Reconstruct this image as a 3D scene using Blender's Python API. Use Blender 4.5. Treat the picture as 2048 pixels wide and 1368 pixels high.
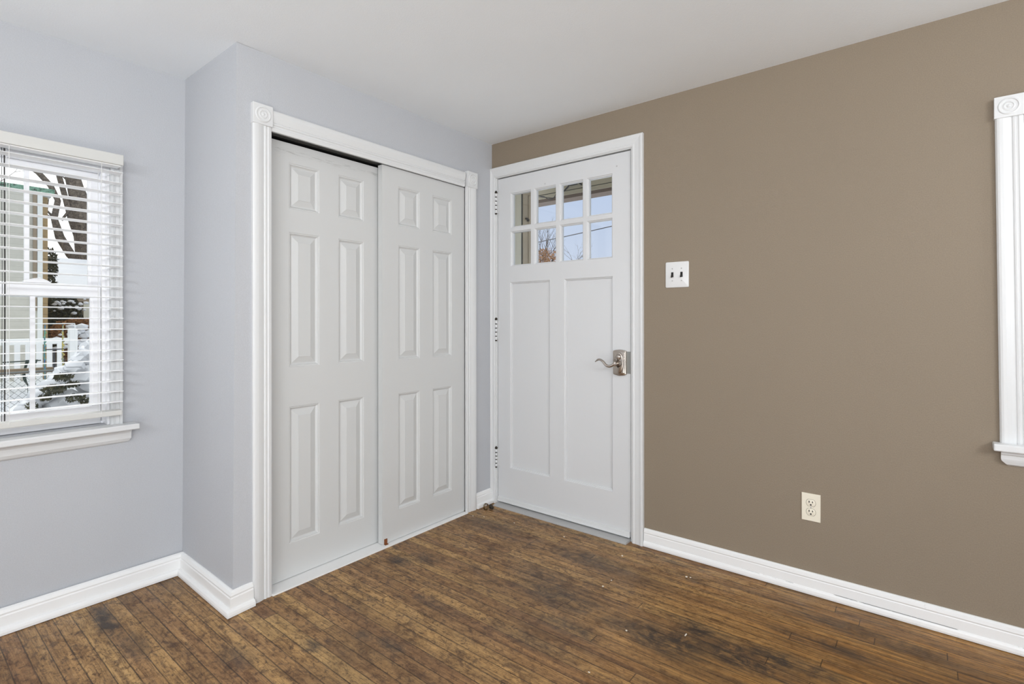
import bpy, bmesh, math, random
from mathutils import Vector, Matrix, noise
random.seed(7)
for o in list(bpy.data.objects): bpy.data.objects.remove(o)
SC = bpy.context.scene
COL = SC.collection
PI = math.pi

# ------------------------------------------------------------ camera
CAM = (2.156, -2.4975, 1.1585)
YAW = 0.6735
FPX = 1033.25
cd = bpy.data.cameras.new('camera'); cam = bpy.data.objects.new('camera', cd); COL.objects.link(cam)
cam.location = CAM
cam.rotation_euler = (PI/2 + 0.0002, 0.0007, YAW)
cd.sensor_fit = 'HORIZONTAL'; cd.sensor_width = 36.0
cd.lens = FPX*36.0/2048
cd.shift_x = 0.0
cd.shift_y = -(684.0-639.3)/2048
cd.clip_start = 0.02; cd.clip_end = 400
SC.camera = cam

# ------------------------------------------------------------ view
SC.view_settings.view_transform = 'Standard'
SC.view_settings.look = 'None'
SC.view_settings.gamma = 1.0
SC.view_settings.exposure = -0.04
SC.view_settings.use_curve_mapping = False
SC.cycles.use_denoising = True
SC.cycles.max_bounces = 10
SC.cycles.diffuse_bounces = 6
SC.cycles.glossy_bounces = 3
SC.cycles.transparent_max_bounces = 16
SC.cycles.sample_clamp_indirect = 8

# ------------------------------------------------------------ node helpers
def lin(r, g=None, b=None):
    if g is None: g = b = r
    f = lambda c: (c/255/12.92) if c/255 <= 0.04045 else ((c/255+0.055)/1.055)**2.4
    return (f(r), f(g), f(b), 1.0)

class NT:
    def __init__(self, tree):
        self.t = tree; self.n = tree.nodes; self.l = tree.links
    def new(self, kind, **kw):
        n = self.n.new(kind)
        for k, v in kw.items(): setattr(n, k, v)
        return n
    def put(self, sock, v):
        if isinstance(v, bpy.types.NodeSocket): self.l.new(v, sock)
        elif v is not None: sock.default_value = v
    def math(self, op, a, b=None, c=None, clamp=False):
        n = self.new('ShaderNodeMath', operation=op, use_clamp=clamp)
        self.put(n.inputs[0], a); self.put(n.inputs[1], b)
        if c is not None: self.put(n.inputs[2], c)
        return n.outputs[0]
    def xyz(self, x, y, z):
        n = self.new('ShaderNodeCombineXYZ')
        for i, v in enumerate((x, y, z)): self.put(n.inputs[i], v)
        return n.outputs[0]
    def noise(self, vec, scale, detail=4, rough=0.55, dist=0.0):
        n = self.new('ShaderNodeTexNoise'); self.put(n.inputs['Vector'], vec)
        n.inputs['Scale'].default_value = scale; n.inputs['Detail'].default_value = detail
        n.inputs['Roughness'].default_value = rough; n.inputs['Distortion'].default_value = dist
        return n.outputs['Fac']
    def white(self, vec):
        n = self.new('ShaderNodeTexWhiteNoise', noise_dimensions='3D'); self.put(n.inputs['Vector'], vec)
        return n.outputs['Value']
    def ramp(self, fac, stops, interp='LINEAR'):
        n = self.new('ShaderNodeValToRGB'); self.put(n.inputs[0], fac)
        cr = n.color_ramp; cr.interpolation = interp
        while len(cr.elements) > 1: cr.elements.remove(cr.elements[-1])
        for i, (p, c) in enumerate(stops):
            e = cr.elements[0] if i == 0 else cr.elements.new(p)
            e.position = p; e.color = c if len(c) == 4 else (*c, 1)
        return n.outputs[0]
    def range(self, v, a, b, c=0.0, d=1.0):
        n = self.new('ShaderNodeMapRange'); n.clamp = True
        for i, x in enumerate((v, a, b, c, d)): self.put(n.inputs[i], x)
        return n.outputs[0]
    def mix(self, fac, a, b, mode='MIX'):
        n = self.new('ShaderNodeMix', data_type='RGBA', blend_type=mode)
        self.put(n.inputs[0], fac); self.put(n.inputs[6], a); self.put(n.inputs[7], b)
        return n.outputs[2]
    def bump(self, h, strength, dist=0.001):
        n = self.new('ShaderNodeBump'); n.inputs['Strength'].default_value = strength
        n.inputs['Distance'].default_value = dist; self.put(n.inputs['Height'], h)
        return n.outputs[0]

def material(name, col=(0.8,0.8,0.8,1), rough=0.5, metal=0.0, spec=0.5, build=None):
    m = bpy.data.materials.new(name); m.use_nodes = True
    t = NT(m.node_tree); b = t.n['Principled BSDF']
    b.inputs['Base Color'].default_value = col; b.inputs['Roughness'].default_value = rough
    b.inputs['Metallic'].default_value = metal; b.inputs['Specular IOR Level'].default_value = spec
    if build: build(t, b)
    return m
def pos(t): return t.new('ShaderNodeNewGeometry').outputs['Position']

# ------------------------------------------------------------ sky
W = bpy.data.worlds.new('sky'); SC.world = W; W.use_nodes = True
wt = NT(W.node_tree); bg = wt.n['Background']
gd = wt.new('ShaderNodeTexCoord').outputs['Generated']
sx = wt.new('ShaderNodeSeparateXYZ'); wt.l.new(gd, sx.inputs[0])
flat = wt.xyz(wt.math('MULTIPLY', sx.outputs[0], 1.0), wt.math('MULTIPLY', sx.outputs[1], 1.0), wt.math('MULTIPLY', sx.outputs[2], 2.4))
cl = wt.noise(flat, 2.6, 6, 0.55, 0.4)
cfac = wt.range(cl, 0.38, 0.66)
horizon = wt.range(sx.outputs[2], 0.0, 0.42, 0.85, 0.0)
cfac = wt.math('MAXIMUM', cfac, horizon)
skyc = wt.mix(cfac, lin(180, 203, 241), lin(226, 232, 246))
bright = wt.range(wt.math('MULTIPLY', sx.outputs[0], -1.0), 0.72, 0.95, 0.0, 1.0)     # thinner, sunlit cloud over to the west
skyc = wt.mix(bright, skyc, (1.6, 1.62, 1.65, 1))
skyc = wt.mix(wt.range(sx.outputs[2], 0.45, 0.8), skyc, (2.1, 2.16, 2.25, 1))            # overcast sky, brightest overhead
wt.l.new(skyc, bg.inputs[0]); bg.inputs[1].default_value = 1.0

# ------------------------------------------------------------ lamps: daylight of the far window, added unseen fills, hazy sun
def area(name, loc, target, sx_, sy_, power, col=(1,1,1)):
    d = bpy.data.lights.new(name, 'AREA'); d.shape = 'RECTANGLE'; d.size = sx_; d.size_y = sy_
    d.energy = power; d.color = col
    o = bpy.data.objects.new(name, d); COL.objects.link(o); o.location = loc
    v = Vector(target) - Vector(loc); o.rotation_euler = v.to_track_quat('-Z', 'Y').to_euler()
    return o
area('rear_fill_light', (2.3, -4.66, 2.0), (0.0, -0.8, 2.15), 2.6, .4, 44, (0.965, 0.985, 1.0)).data.specular_factor = 0.08  # added fill high behind the viewer; no window is known there
area('side_fill_light', (4.30, -2.75, 2.0), (0, -1.1, 2.1), 1.7, .4, 55, (0.965, 0.985, 1.0)).data.specular_factor = 0.08  # unseen lamp put in right of the viewer to lift the upper walls
area('daylight_far_window', (2.86, -0.05, 1.5), (0.0, -1.0, 1.5), 0.62, .8, 5, (0.94, 0.97, 1.0))
area('left_fill_light', (-0.42, -3.35, 1.3), (1.5, -1.6, 2.3), .8, .9, 8, (0.95, 0.97, 1.0))  # added fill at an invented second opening of the left wall
area('ceiling_fill_uplight', (2.1, -3.1, 0.25), (1.3, -1.8, 2.3), 1.6, 1.6, 42, (0.94, 0.98, 1.0))  # added uplight near the floor, imitates snow light thrown onto the ceiling
sun = bpy.data.lights.new('hazy_sun', 'SUN'); sun.energy = 2.4; sun.angle = math.radians(35); sun.color = (1.0, 0.99, 0.97)
so = bpy.data.objects.new('hazy_sun', sun); COL.objects.link(so); so.location = (-8, -3, 8)
so.rotation_euler = Vector((1.0, 0.12, -0.80)).to_track_quat('-Z', 'Y').to_euler()

# ------------------------------------------------------------ materials
def paint_build(bumpscale, strength):
    def f(t, b):
        p = pos(t); h = t.noise(p, bumpscale, 3, 0.6)
        t.l.new(t.bump(h, strength, 0.002), b.inputs['Normal'])
    return f
def wall_mat(name, col, var=0.03):
    def f(t, b):
        p = pos(t)
        n1 = t.noise(p, 260, 3, 0.7); n2 = t.noise(p, 3.0, 3, 0.5)
        c = t.mix(t.range(n1, 0.3, 0.7), tuple(c*(1-var) for c in col[:3])+(1,), tuple(c*(1+var) for c in col[:3])+(1,))
        c = t.mix(t.range(n2, 0.3, 0.7, 0, 0.35), c, tuple(c*0.95 for c in col[:3])+(1,))
        t.l.new(c, b.inputs['Base Color'])
        t.l.new(t.bump(t.noise(p, 170, 4, 0.6), 0.45, 0.0015), b.inputs['Normal'])
    return material(name, col, 0.62, 0, 0.3, f)
M_GREY = wall_mat('grey_blue_wall_paint', lin(186, 188, 192), 0.06)
M_TAN = wall_mat('tan_wall_paint', lin(139, 126, 109), 0.10)
M_CEIL = wall_mat('ceiling_paint', lin(239, 243, 246), 0.008)
def trim_mat(name, col, rough=0.36, dirt=0.0, grain=(1, 1, 1)):
    def f(t, b):
        p = pos(t)
        mp = t.new('ShaderNodeMapping'); mp.inputs['Scale'].default_value = grain; t.l.new(p, mp.inputs[0])
        g = t.noise(mp.outputs[0], 40, 4, 0.6)
        t.l.new(t.bump(g, 0.12, 0.0015), b.inputs['Normal'])
        s = t.noise(p, 55, 3, 0.7)
        c = t.mix(t.range(s, 0.70, 0.78, 0, dirt), col, lin(120, 115, 105))
        t.l.new(c, b.inputs['Base Color'])
    return material(name, col, rough, 0, 0.5, f)
M_TRIM = trim_mat('white_trim_paint', lin(217, 218, 218), 0.38, 0.25)
M_BASE = trim_mat('white_baseboard_paint', lin(236, 236, 235), 0.34, 0.3)
M_CDOOR = trim_mat('moulded_closet_door_paint', lin(204, 205, 204), 0.42, 0.0, (6, 6, 0.7))
M_CDOOR1 = trim_mat('moulded_closet_door_paint_scuffed', lin(204, 205, 204), 0.42, 0.0, (6, 6, 0.7))
def scuff(m, axis, lo, hi, colr, xa=None, amt=0.8, scl=(1, 6, 60), thr=(0.50, 0.75)):
    t = NT(m.node_tree); b = t.n['Principled BSDF']; src = b.inputs['Base Color'].links[0].from_socket
    p = pos(t); s = t.new('ShaderNodeSeparateXYZ'); t.l.new(p, s.inputs[0])
    z = s.outputs[axis]; mid = (lo+hi)/2; hw = (hi-lo)/2
    d = t.math('ABSOLUTE', t.math('SUBTRACT', z, mid))
    k = t.range(d, 0, hw, 1, 0)
    mp = t.new('ShaderNodeMapping'); mp.inputs['Scale'].default_value = scl; t.l.new(p, mp.inputs[0])
    k = t.math('MULTIPLY', k, t.range(t.noise(mp.outputs[0], 3.0, 5, 0.7), thr[0], thr[1]))
    if xa is not None: k = t.math('MULTIPLY', k, t.range(s.outputs[0], xa, xa+.25))
    t.l.new(t.mix(t.math('MULTIPLY', k, amt), src, colr), b.inputs['Base Color'])
scuff(M_CDOOR1, 2, 1.893, 1.925, lin(110, 110, 106), None, 0.8)
M_BASER = trim_mat('white_baseboard_paint_cracked', lin(236, 236, 235), 0.34, 0.3)
scuff(M_BASER, 2, 0.0270, 0.0300, lin(50, 48, 45), 1.45, 1.0, (2, 1, 4), (0.46, 0.54))
M_FDOOR = trim_mat('front_door_paint', lin(212, 213, 214), 0.30, 0.1, (3, 3, 0.6))
M_BLIND = material('blind_slat_white', lin(244, 244, 244), 0.35)
M_BLIND_SHADED = material('blind_white_shaded', lin(206, 206, 202), 0.45)  # slat white greyed: shade on bottom rail and valance put into the colour
M_CORD = material('blind_cord', lin(225, 225, 222), 0.8)
M_DCORD = material('dark_cord', lin(70, 68, 66), 0.8)
M_VINYL = material('vinyl_sash_white', lin(242, 242, 244), 0.3)
M_BLACK = material('closet_dark', lin(38, 37, 35), 0.8)
M_TRACKM = material('closet_track_metal', lin(120, 120, 118), 0.4, 0.8)
M_NICKEL = material('satin_nickel', lin(184, 175, 166), 0.25, 1.0, 0.5)
M_LATCH = material('dull_steel', lin(150, 151, 148), 0.5, 0.7)
M_HOLE = material('dark_hole', (0.006, 0.006, 0.006, 1), 0.6)
M_TOGGLE = material('black_toggle', lin(22, 21, 20), 0.45)
M_PLATE = material('white_switch_plastic', lin(220, 220, 219), 0.3)
M_IVORY = material('ivory_outlet_plastic', lin(233, 226, 208), 0.32)
M_SCREW = material('painted_screw', lin(176, 176, 172), 0.4)
M_BRASS = material('tarnished_brass', lin(120, 98, 58), 0.38, 0.9)
M_RUBBER = material('dark_rubber', lin(46, 38, 28), 0.7)
M_THRESH = material('aluminium_threshold', lin(176, 176, 175), 0.5, 0.1, 0.5, paint_build(90, 0.2))
M_RUST = material('brown_plastic_guide', lin(122, 70, 34), 0.6)
M_CRUMB = material('paint_crumb', lin(222, 214, 200), 0.8)

def glass_build(t, b):
    tr = t.new('ShaderNodeBsdfTransparent'); tr.inputs[0].default_value = (0.97, 0.98, 0.975, 1)
    gl = t.new('ShaderNodeBsdfGlossy'); gl.inputs['Roughness'].default_value = 0.02
    fr = t.new('ShaderNodeFresnel'); fr.inputs[0].default_value = 1.45
    mx = t.new('ShaderNodeMixShader'); out = t.n['Material Output']
    t.l.new(t.math('MULTIPLY', fr.outputs[0], 0.8), mx.inputs[0]); t.l.new(tr.outputs[0], mx.inputs[1]); t.l.new(gl.outputs[0], mx.inputs[2])
    t.l.new(mx.outputs[0], out.inputs[0])
M_GLASS = material('window_glass', build=glass_build)

# stains of the old floor: (x, y, half length, half width, strength)
STAINS = [(0.958,-0.671,.16,.10,.75),(0.80,-0.60,.16,.09,.55),(1.114,-0.84,.12,.06,.6),(1.42,-0.69,.15,.09,.95),(1.50,-0.56,.14,.06,.8),
          (1.65,-0.62,.20,.07,1.0),(1.80,-0.55,.16,.05,.9),(1.27,-0.70,.12,.05,.7),(0.896,-0.315,.20,.07,.6),(1.315,-0.196,.10,.03,.6),
          (0.45,-1.51,.05,.03,.8),(0.54,-1.36,.05,.03,.6),(0.67,-1.33,.07,.025,.8),(0.181,-0.887,.07,.05,.9),(0.26,-0.80,.08,.05,.6),
          (-0.31,-1.92,.20,.03,.95),(-0.05,-1.90,.10,.04,.6),(0.30,-1.70,.09,.05,.55),(1.05,-1.0,.2,.04,.5),(0.25,-0.30,.16,.10,.45),
          (2.0,-0.20,.25,.05,.6),(1.9,-0.36,.2,.04,.5),(0.62,-0.10,.5,.02,.5),(1.2,-0.09,.18,.02,.5),(0.6,-1.05,.12,.03,.6)]
def floor_build(t, b):
    p = pos(t); s = t.new('ShaderNodeSeparateXYZ'); t.l.new(p, s.inputs[0]); X, Y = s.outputs[0], s.outputs[1]
    w = 0.0511
    yy = t.math('DIVIDE', t.math('ADD', Y, 1.3293+w*60), w)
    idx = t.math('FLOOR', yy); fy = t.math('FRACT', yy)
    r1 = t.white(t.xyz(idx, 3.0, 1.0))
    xx = t.math('DIVIDE', t.math('ADD', X, t.math('MULTIPLY', r1, 5.0)), 1.35)
    jdx = t.math('FLOOR', xx); fx = t.math('FRACT', xx)
    r2 = t.white(t.xyz(idx, jdx, 7.0)); r3 = t.white(t.xyz(idx, jdx, 23.0))
    off = t.math('MULTIPLY', r2, 30.0)
    # long grain, mottled old finish, crackle
    g1 = t.noise(t.xyz(t.math('ADD', t.math('MULTIPLY', X, 1.6), off), t.math('MULTIPLY', Y, 42.0), r3), 1.7, 6, 0.68, 0.5)
    g2 = t.noise(t.xyz(t.math('ADD', t.math('MULTIPLY', X, 9.0), off), t.math('MULTIPLY', Y, 150.0), r3), 1.5, 4, 0.7, 0.2)
    mo = t.noise(t.xyz(t.math('MULTIPLY', X, 0.62), Y, 0.0), 13.0, 9, 0.74, 0.7)
    mo2 = t.noise(t.xyz(t.math('MULTIPLY', X, 0.7), Y, 4.0), 60.0, 7, 0.80, 0.6)
    mo3 = t.noise(t.xyz(t.math('MULTIPLY', X, 0.45), Y, 14.0), 24.0, 6, 0.72, 1.2)
    big = t.noise(t.xyz(t.math('MULTIPLY', X, 0.6), Y, 9.0), 2.3, 4, 0.6)
    base = t.ramp(r2, [(0.0, lin(138, 103, 66)), (0.35, lin(166, 128, 82)), (0.65, lin(184, 144, 90)), (1.0, lin(204, 166, 106))])
    red = t.ramp(r3, [(0.0, lin(154, 108, 72)), (0.5, lin(166, 124, 78)), (1.0, lin(180, 142, 88))])
    c = t.mix(0.35, base, red)
    c = t.mix(t.range(g1, 0.42, 0.70, 0.0, 0.62), c, lin(84, 56, 34))
    c = t.mix(t.range(g1, 0.30, 0.46, 0.40, 0.0), c, lin(206, 168, 112))
    c = t.mix(t.range(mo, 0.50, 0.63, 0.0, 0.55), c, lin(92, 62, 40))
    c = t.mix(t.range(mo2, 0.52, 0.60, 0.0, 0.74), c, lin(66, 44, 30))
    c = t.mix(t.range(mo3, 0.53, 0.61, 0.0, 0.62), c, lin(74, 50, 34))
    c = t.mix(t.range(mo2, 0.30, 0.44, 0.38, 0.0), c, lin(220, 184, 128))
    c = t.mix(t.range(g2, 0.52, 0.64, 0.0, 0.55), c, lin(60, 40, 26))
    # browner, oilier end of the room (+x): worn-in stain colour of the boards there
    amber = t.range(X, 0.9, 1.9, 0.0, 0.62)
    c = t.mix(amber, c, t.mix(t.range(g1, 0.35, 0.65), lin(186, 130, 56), lin(48, 30, 16)))
    c = t.mix(t.range(big, 0.50, 0.66, 0.0, 0.40), c, lin(84, 64, 46))
    # grey-black water stains with shapes of their own
    warp = t.noise(t.xyz(t.math('MULTIPLY', X, 0.7), Y, 20.0), 17.0, 7, 0.72, 0.9)
    tot = None
    for (ax, ay, lx, ly, k) in STAINS:
        dx = t.math('DIVIDE', t.math('SUBTRACT', X, ax), lx*1.25); dy = t.math('DIVIDE', t.math('SUBTRACT', Y, ay), ly*1.25)
        d2 = t.math('ADD', t.math('MULTIPLY', dx, dx), t.math('MULTIPLY', dy, dy))
        v = t.math('MULTIPLY', t.range(d2, 0.0, 1.0, 1.0, 0.0), k)
        tot = v if tot is None else t.math('MAXIMUM', tot, v)
    st = t.math('MULTIPLY', tot, t.range(warp, 0.36, 0.62, 0.0, 1.35))
    c = t.mix(t.math('MULTIPLY', tot, 0.22), c, lin(96, 84, 72))
    c = t.mix(t.math('MINIMUM', t.math('MULTIPLY', st, 0.95), 0.90), c, lin(48, 41, 37))
    # seams
    e = t.math('MINIMUM', fy, t.math('SUBTRACT', 1.0, fy))
    sw = t.noise(t.xyz(t.math('MULTIPLY', X, 5), idx, 0), 1.0, 3, 0.6)
    seam = t.range(e, 0.016, 0.050, 1.0, 0.0)
    seam = t.math('MULTIPLY', seam, t.range(sw, 0.30, 0.62, 0.35, 1.0))
    ej = t.math('MINIMUM', fx, t.math('SUBTRACT', 1.0, fx))
    seam = t.math('MAXIMUM', seam, t.math('MULTIPLY', t.range(ej, 0.0006, 0.0016, 1.0, 0.0), 0.8))
    c = t.mix(t.math('MULTIPLY', seam, 0.92), c, lin(30, 19, 13))
    t.l.new(c, b.inputs['Base Color'])
    t.l.new(t.range(mo, 0.35, 0.65, 0.36, 0.6), b.inputs['Roughness'])
    h = t.math('SUBTRACT', t.math('ADD', t.math('MULTIPLY', mo2, 0.5), t.math('MULTIPLY', g2, 0.4)), t.math('MULTIPLY', seam, 1.2))
    t.l.new(t.bump(h, 0.35, 0.0015), b.inputs['Normal'])
M_FLOOR = material('worn_strip_oak', rough=0.45, spec=0.45, build=floor_build)

# ------------------------------------------------------------ mesh helpers
class MB:
    def __init__(s): s.bm = bmesh.new()
    def box(s, x0, x1, y0, y1, z0, z1, bev=0.0, seg=2):
        v = [s.bm.verts.new((x, y, z)) for x in (x0, x1) for y in (y0, y1) for z in (z0, z1)]
        fs = [s.bm.faces.new([v[i] for i in q]) for q in ((0,1,3,2),(4,6,7,5),(0,4,5,1),(2,3,7,6),(0,2,6,4),(1,5,7,3))]
        if bev:
            es = {e for f in fs for e in f.edges}
            bmesh.ops.bevel(s.bm, geom=list(es), offset=bev, segments=seg, affect='EDGES', profile=0.5)
        return s
    def hexa(s, pts):   # 8 points: bottom ring of 4 (ccw), top ring of 4
        v = [s.bm.verts.new(p) for p in pts]
        for q in ((3,2,1,0),(4,5,6,7),(0,1,5,4),(1,2,6,5),(2,3,7,6),(3,0,4,7)): s.bm.faces.new([v[i] for i in q])
        return s
    def rings(s, rings, cap=True, closed=True):   # list of equal-length point rings
        R = [[s.bm.verts.new(p) for p in r] for r in rings]
        n = len(R[0])
        for a, b_ in zip(R, R[1:]):
            for i in range(n if closed else n-1):
                j = (i+1) % n; s.bm.faces.new((a[i], a[j], b_[j], b_[i]))
        if cap:
            s.bm.faces.new(R[0][::-1]); s.bm.faces.new(R[-1])
        return s
    def tube(s, pts, rad, seg=8, cap=True):
        pts = [Vector(p) for p in pts]; n = len(pts)
        if not hasattr(rad, '__len__'): rad = [rad]*n
        up = Vector((0, 0, 1)); rings = []; prev = None
        for i, p in enumerate(pts):
            d = (pts[min(i+1, n-1)] - pts[max(i-1, 0)]).normalized()
            if prev is None:
                a = d.cross(up) if abs(d.dot(up)) < 0.95 else d.cross(Vector((1, 0, 0)))
            else: a = prev - d*prev.dot(d)
            a.normalize(); prev = a; b_ = d.cross(a)
            rings.append([p + (a*math.cos(2*PI*k/seg) + b_*math.sin(2*PI*k/seg))*rad[i] for k in range(seg)])
        return s.rings(rings, cap)
    def lathe(s, prof, origin, axis, seg=24):     # prof: (radius, height along axis)
        ax = Vector(axis).normalized(); a = ax.orthogonal().normalized(); b_ = ax.cross(a); o = Vector(origin)
        return s.rings([[o + ax*h + (a*math.cos(2*PI*k/seg)+b_*math.sin(2*PI*k/seg))*max(r, 1e-5) for k in range(seg)] for r, h in prof])
    def prism(s, outline, origin, u, v, w, depth, bev=0.0):  # 2-D outline extruded along w
        o = Vector(origin); u, v, w = Vector(u), Vector(v), Vector(w)
        def ring(k, ins):
            if not ins: return [o + u*a + v*b_ + w*k for a, b_ in outline]
            cx = sum(p[0] for p in outline)/len(outline); cy = sum(p[1] for p in outline)/len(outline)
            out = []
            for a, b_ in outline:
                da, db = a-cx, b_-cy; L = math.hypot(da, db) or 1
                out.append(o + u*(a-da/L*ins) + v*(b_-db/L*ins) + w*k)
            return out
        r = [ring(0, 0), ring(depth-bev, 0)]
        if bev: r += [ring(depth-bev*0.3, bev*0.3), ring(depth, bev)]
        else: r[1] = ring(depth, 0)
        return s.rings(r)
    def ico(s, c, r, sub=2, squash=(1, 1, 1), jit=0.0, freq=3.0, seed=0.0):
        ret = bmesh.ops.create_icosphere(s.bm, subdivisions=sub, radius=1.0)
        for v in ret['verts']:
            d = v.co.copy(); k = 1 + jit*noise.noise(d*freq + Vector((seed, seed*1.7, 3)))
            v.co = Vector(c) + Vector((d.x*squash[0], d.y*squash[1], d.z*squash[2]))*r*k
        return s

def wloc(o):
    v = Vector((0, 0, 0))
    while o: v += o.location; o = o.parent
    return v
def link(name, mb, mat, parent=None, smooth=False, origin=None):
    bm = mb.bm
    off = wloc(parent) if parent else Vector(origin or (0, 0, 0))
    if origin is not None and parent: off = Vector(origin)
    bmesh.ops.recalc_face_normals(bm, faces=bm.faces[:])
    bmesh.ops.translate(bm, verts=bm.verts[:], vec=-off)
    me = bpy.data.meshes.new(name); bm.to_mesh(me); bm.free()
    me.materials.append(mat)
    if smooth:
        me.shade_smooth()
        try: me.set_sharp_from_angle(angle=math.radians(38))
        except Exception: pass
    o = bpy.data.objects.new(name, me); COL.objects.link(o)
    if parent:
        o.parent = parent
        if origin is not None: o.location = off - wloc(parent)
    else: o.location = off
    return o
def tag(o, label=None, cat=None, group=None, kind=None):
    if label: o['label'] = label
    if cat: o['category'] = cat
    if group: o['group'] = group
    if kind: o['kind'] = kind
    return o
def empty(name, loc, label, cat, group=None, kind=None):
    o = bpy.data.objects.new(name, None); COL.objects.link(o); o.location = loc; o.empty_display_size = 0.05
    return tag(o, label, cat, group, kind)
def copy_tree(o, parent=None):
    c = o.copy(); COL.objects.link(c)
    if parent: c.parent = parent
    for ch in list(o.children): copy_tree(ch, c)
    return c
def S(o, label, cat): return tag(o, label, cat, None, 'structure')

# panelled slab: local (u across, v up, depth inward negative); grid of cuts, rectangles get nested rings
def slab_face(mb, T, u0, u1, v0, v1, rects, hole=False, rings=None):
    us = sorted({u0, u1} | {r[0] for r in rects} | {r[1] for r in rects})
    vs = sorted({v0, v1} | {r[2] for r in rects} | {r[3] for r in rects})
    bm = mb.bm
    for a, b_ in zip(us, us[1:]):
        for c, d in zip(vs, vs[1:]):
            hit = any(abs(r[0]-a) < 1e-6 and abs(r[1]-b_) < 1e-6 and abs(r[2]-c) < 1e-6 and abs(r[3]-d) < 1e-6 for r in rects)
            if not hit:
                bm.faces.new([bm.verts.new(T(*q, 0)) for q in ((a, c), (b_, c), (b_, d), (a, d))]); continue
            prev = None
            for ins, dep in rings:
                cur = [bm.verts.new(T(*q, dep)) for q in ((a+ins, c+ins), (b_-ins, c+ins), (b_-ins, d-ins), (a+ins, d-ins))]
                if prev:
                    for i in range(4):
                        j = (i+1) % 4; bm.faces.new((prev[i], prev[j], cur[j], cur[i]))
                prev = cur
            if not hole: bm.faces.new(prev)

H = 2.275
DW = -0.527      # face of the window wall
# ------------------------------------------------------------ room shell
mb = MB(); mb.box(DW-0.12, 4.4, -4.9, 0.0, -0.12, 0.0)
S(link('floor', mb, M_FLOOR), 'worn narrow strip hardwood floor with dark stains', 'floor')
mb = MB(); mb.box(DW-0.15, 4.55, -5.05, 0.15, H, H+0.12)
S(link('ceiling', mb, M_CEIL), 'smooth white painted ceiling', 'ceiling')
# window wall with its two openings (second one, left of the frame, added for the left fill lamp)
WY0, WY1, WZ0, WZ1 = -2.62, -1.854, 0.72, 1.80
mb = MB()
x0, x1 = DW-0.13, DW
mb.box(x0, x1, WY1, 0.0, 0, H)
mb.box(x0, x1, WY0, WY1, 0, WZ0); mb.box(x0, x1, WY0, WY1, WZ1, H)
mb.box(x0, x1, -2.95, WY0, 0, H)
mb.box(x0, x1, -3.75, -2.95, 0, WZ0); mb.box(x0, x1, -3.75, -2.95, WZ1, H)
mb.box(x0, x1, -4.9, -3.75, 0, H)
S(link('wall_left', mb, M_GREY), 'pale grey blue wall holding the blind-covered window', 'wall')
# side of the closet bump-out, slightly out of plumb
mb = MB()
mb.hexa([(DW-.001, -1.582, 0), (0.012, -1.588, 0), (0.012, -1.47, 0), (DW-.001, -1.47, 0),
         (DW-.001, -1.5675, H), (0.0, -1.5665, H), (0.0, -1.47, H), (DW-.001, -1.47, H)])
S(link('wall_return', mb, M_GREY), 'narrow grey blue side wall of the closet bump-out', 'wall')
mb = MB()
mb.hexa([(-0.10, -1.47, 0), (0.0115, -1.5875, 0), (0.004, -1.425, 0), (-0.10, -1.425, 0),
         (-0.10, -1.47, H), (0.0, -1.5665, H), (0.0, -1.425, H), (-0.10, -1.425, H)])
mb.box(-0.10, 0.0, -1.425, -0.214, 1.972, H)
mb.box(-0.10, 0.0, -0.214, 0.0, 0, H)
S(link('wall_closet', mb, M_GREY), 'grey blue closet front wall around the sliding doors', 'wall')
# tan wall with front door and a window opening
D0, D1, DZ = 0.030, 0.972, 2.060
mb = MB()
y0, y1 = 0.0, 0.13
mb.box(DW-0.13, D0, y0, y1, 0, H); mb.box(D0, D1, y0, y1, DZ, H); mb.box(D1, 2.43, y0, y1, 0, H)
mb.box(2.43, 3.28, y0, y1, 0, 0.72); mb.box(2.43, 3.28, y0, y1, 1.86, H); mb.box(3.28, 4.4, y0, y1, 0, H)
S(link('wall_right', mb, M_TAN), 'tan painted wall with front door, switch and outlet', 'wall')
mb = MB()
for a, b_ in ((-0.65, 1.0), (3.6, 4.4)): mb.box(a, b_, -4.9, -4.78, 0, H)
mb.box(1.0, 3.6, -4.9, -4.78, 0, 0.9); mb.box(1.0, 3.6, -4.9, -4.78, 2.22, H)
S(link('wall_back', mb, M_GREY), 'grey blue wall behind the viewer', 'wall')
mb = MB()
mb.box(4.4, 4.52, -4.9, -3.7, 0, H); mb.box(4.4, 4.52, -1.8, 0.13, 0, H)
mb.box(4.4, 4.52, -3.7, -1.8, 0, 0.9); mb.box(4.4, 4.52, -3.7, -1.8, 2.22, H)
S(link('wall_far', mb, M_GREY), 'grey blue wall right of the viewer', 'wall')

# ------------------------------------------------------------ baseboards
def base_run(name, p0, p1, m0, m1, prof, label, lift=0.0, mat=None):
    mb = MB(); r = []
    for p, m in ((p0, m0), (p1, m1)):
        r.append([(p[0]+m[0]*o, p[1]+m[1]*o, max(z, .0022)+lift) for o, z in prof])
    mb.rings(r)
    return S(link(name, mb, mat or M_BASE, smooth=False), label, 'baseboard')
P1 = [(0, 0), (.036, 0), (.0365, .012), (.034, .020), (.028, .026), (.020, .028), (.0185, .064), (.016, .069), (.017, .075), (.012, .086), (.004, .091), (0, .091)]
P2 = [(0, 0), (.020, 0), (.0215, .010), (.020, .020), (.0165, .027), (.0135, .029), (.0125, .063), (.011, .067), (.0135, .072), (.0115, .084), (.005, .091), (0, .091)]
base_run('baseboard_left', (-0.519, -4.9), (-0.519, -1.580), (1, 0), (1, -1), P1, 'white baseboard along the grey blue window wall')
base_run('baseboard_return', (-0.519, -1.580), (0.016, -1.588), (1, -1), (1, -1), P1, 'short white baseboard on the bump-out side wall')
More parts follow.
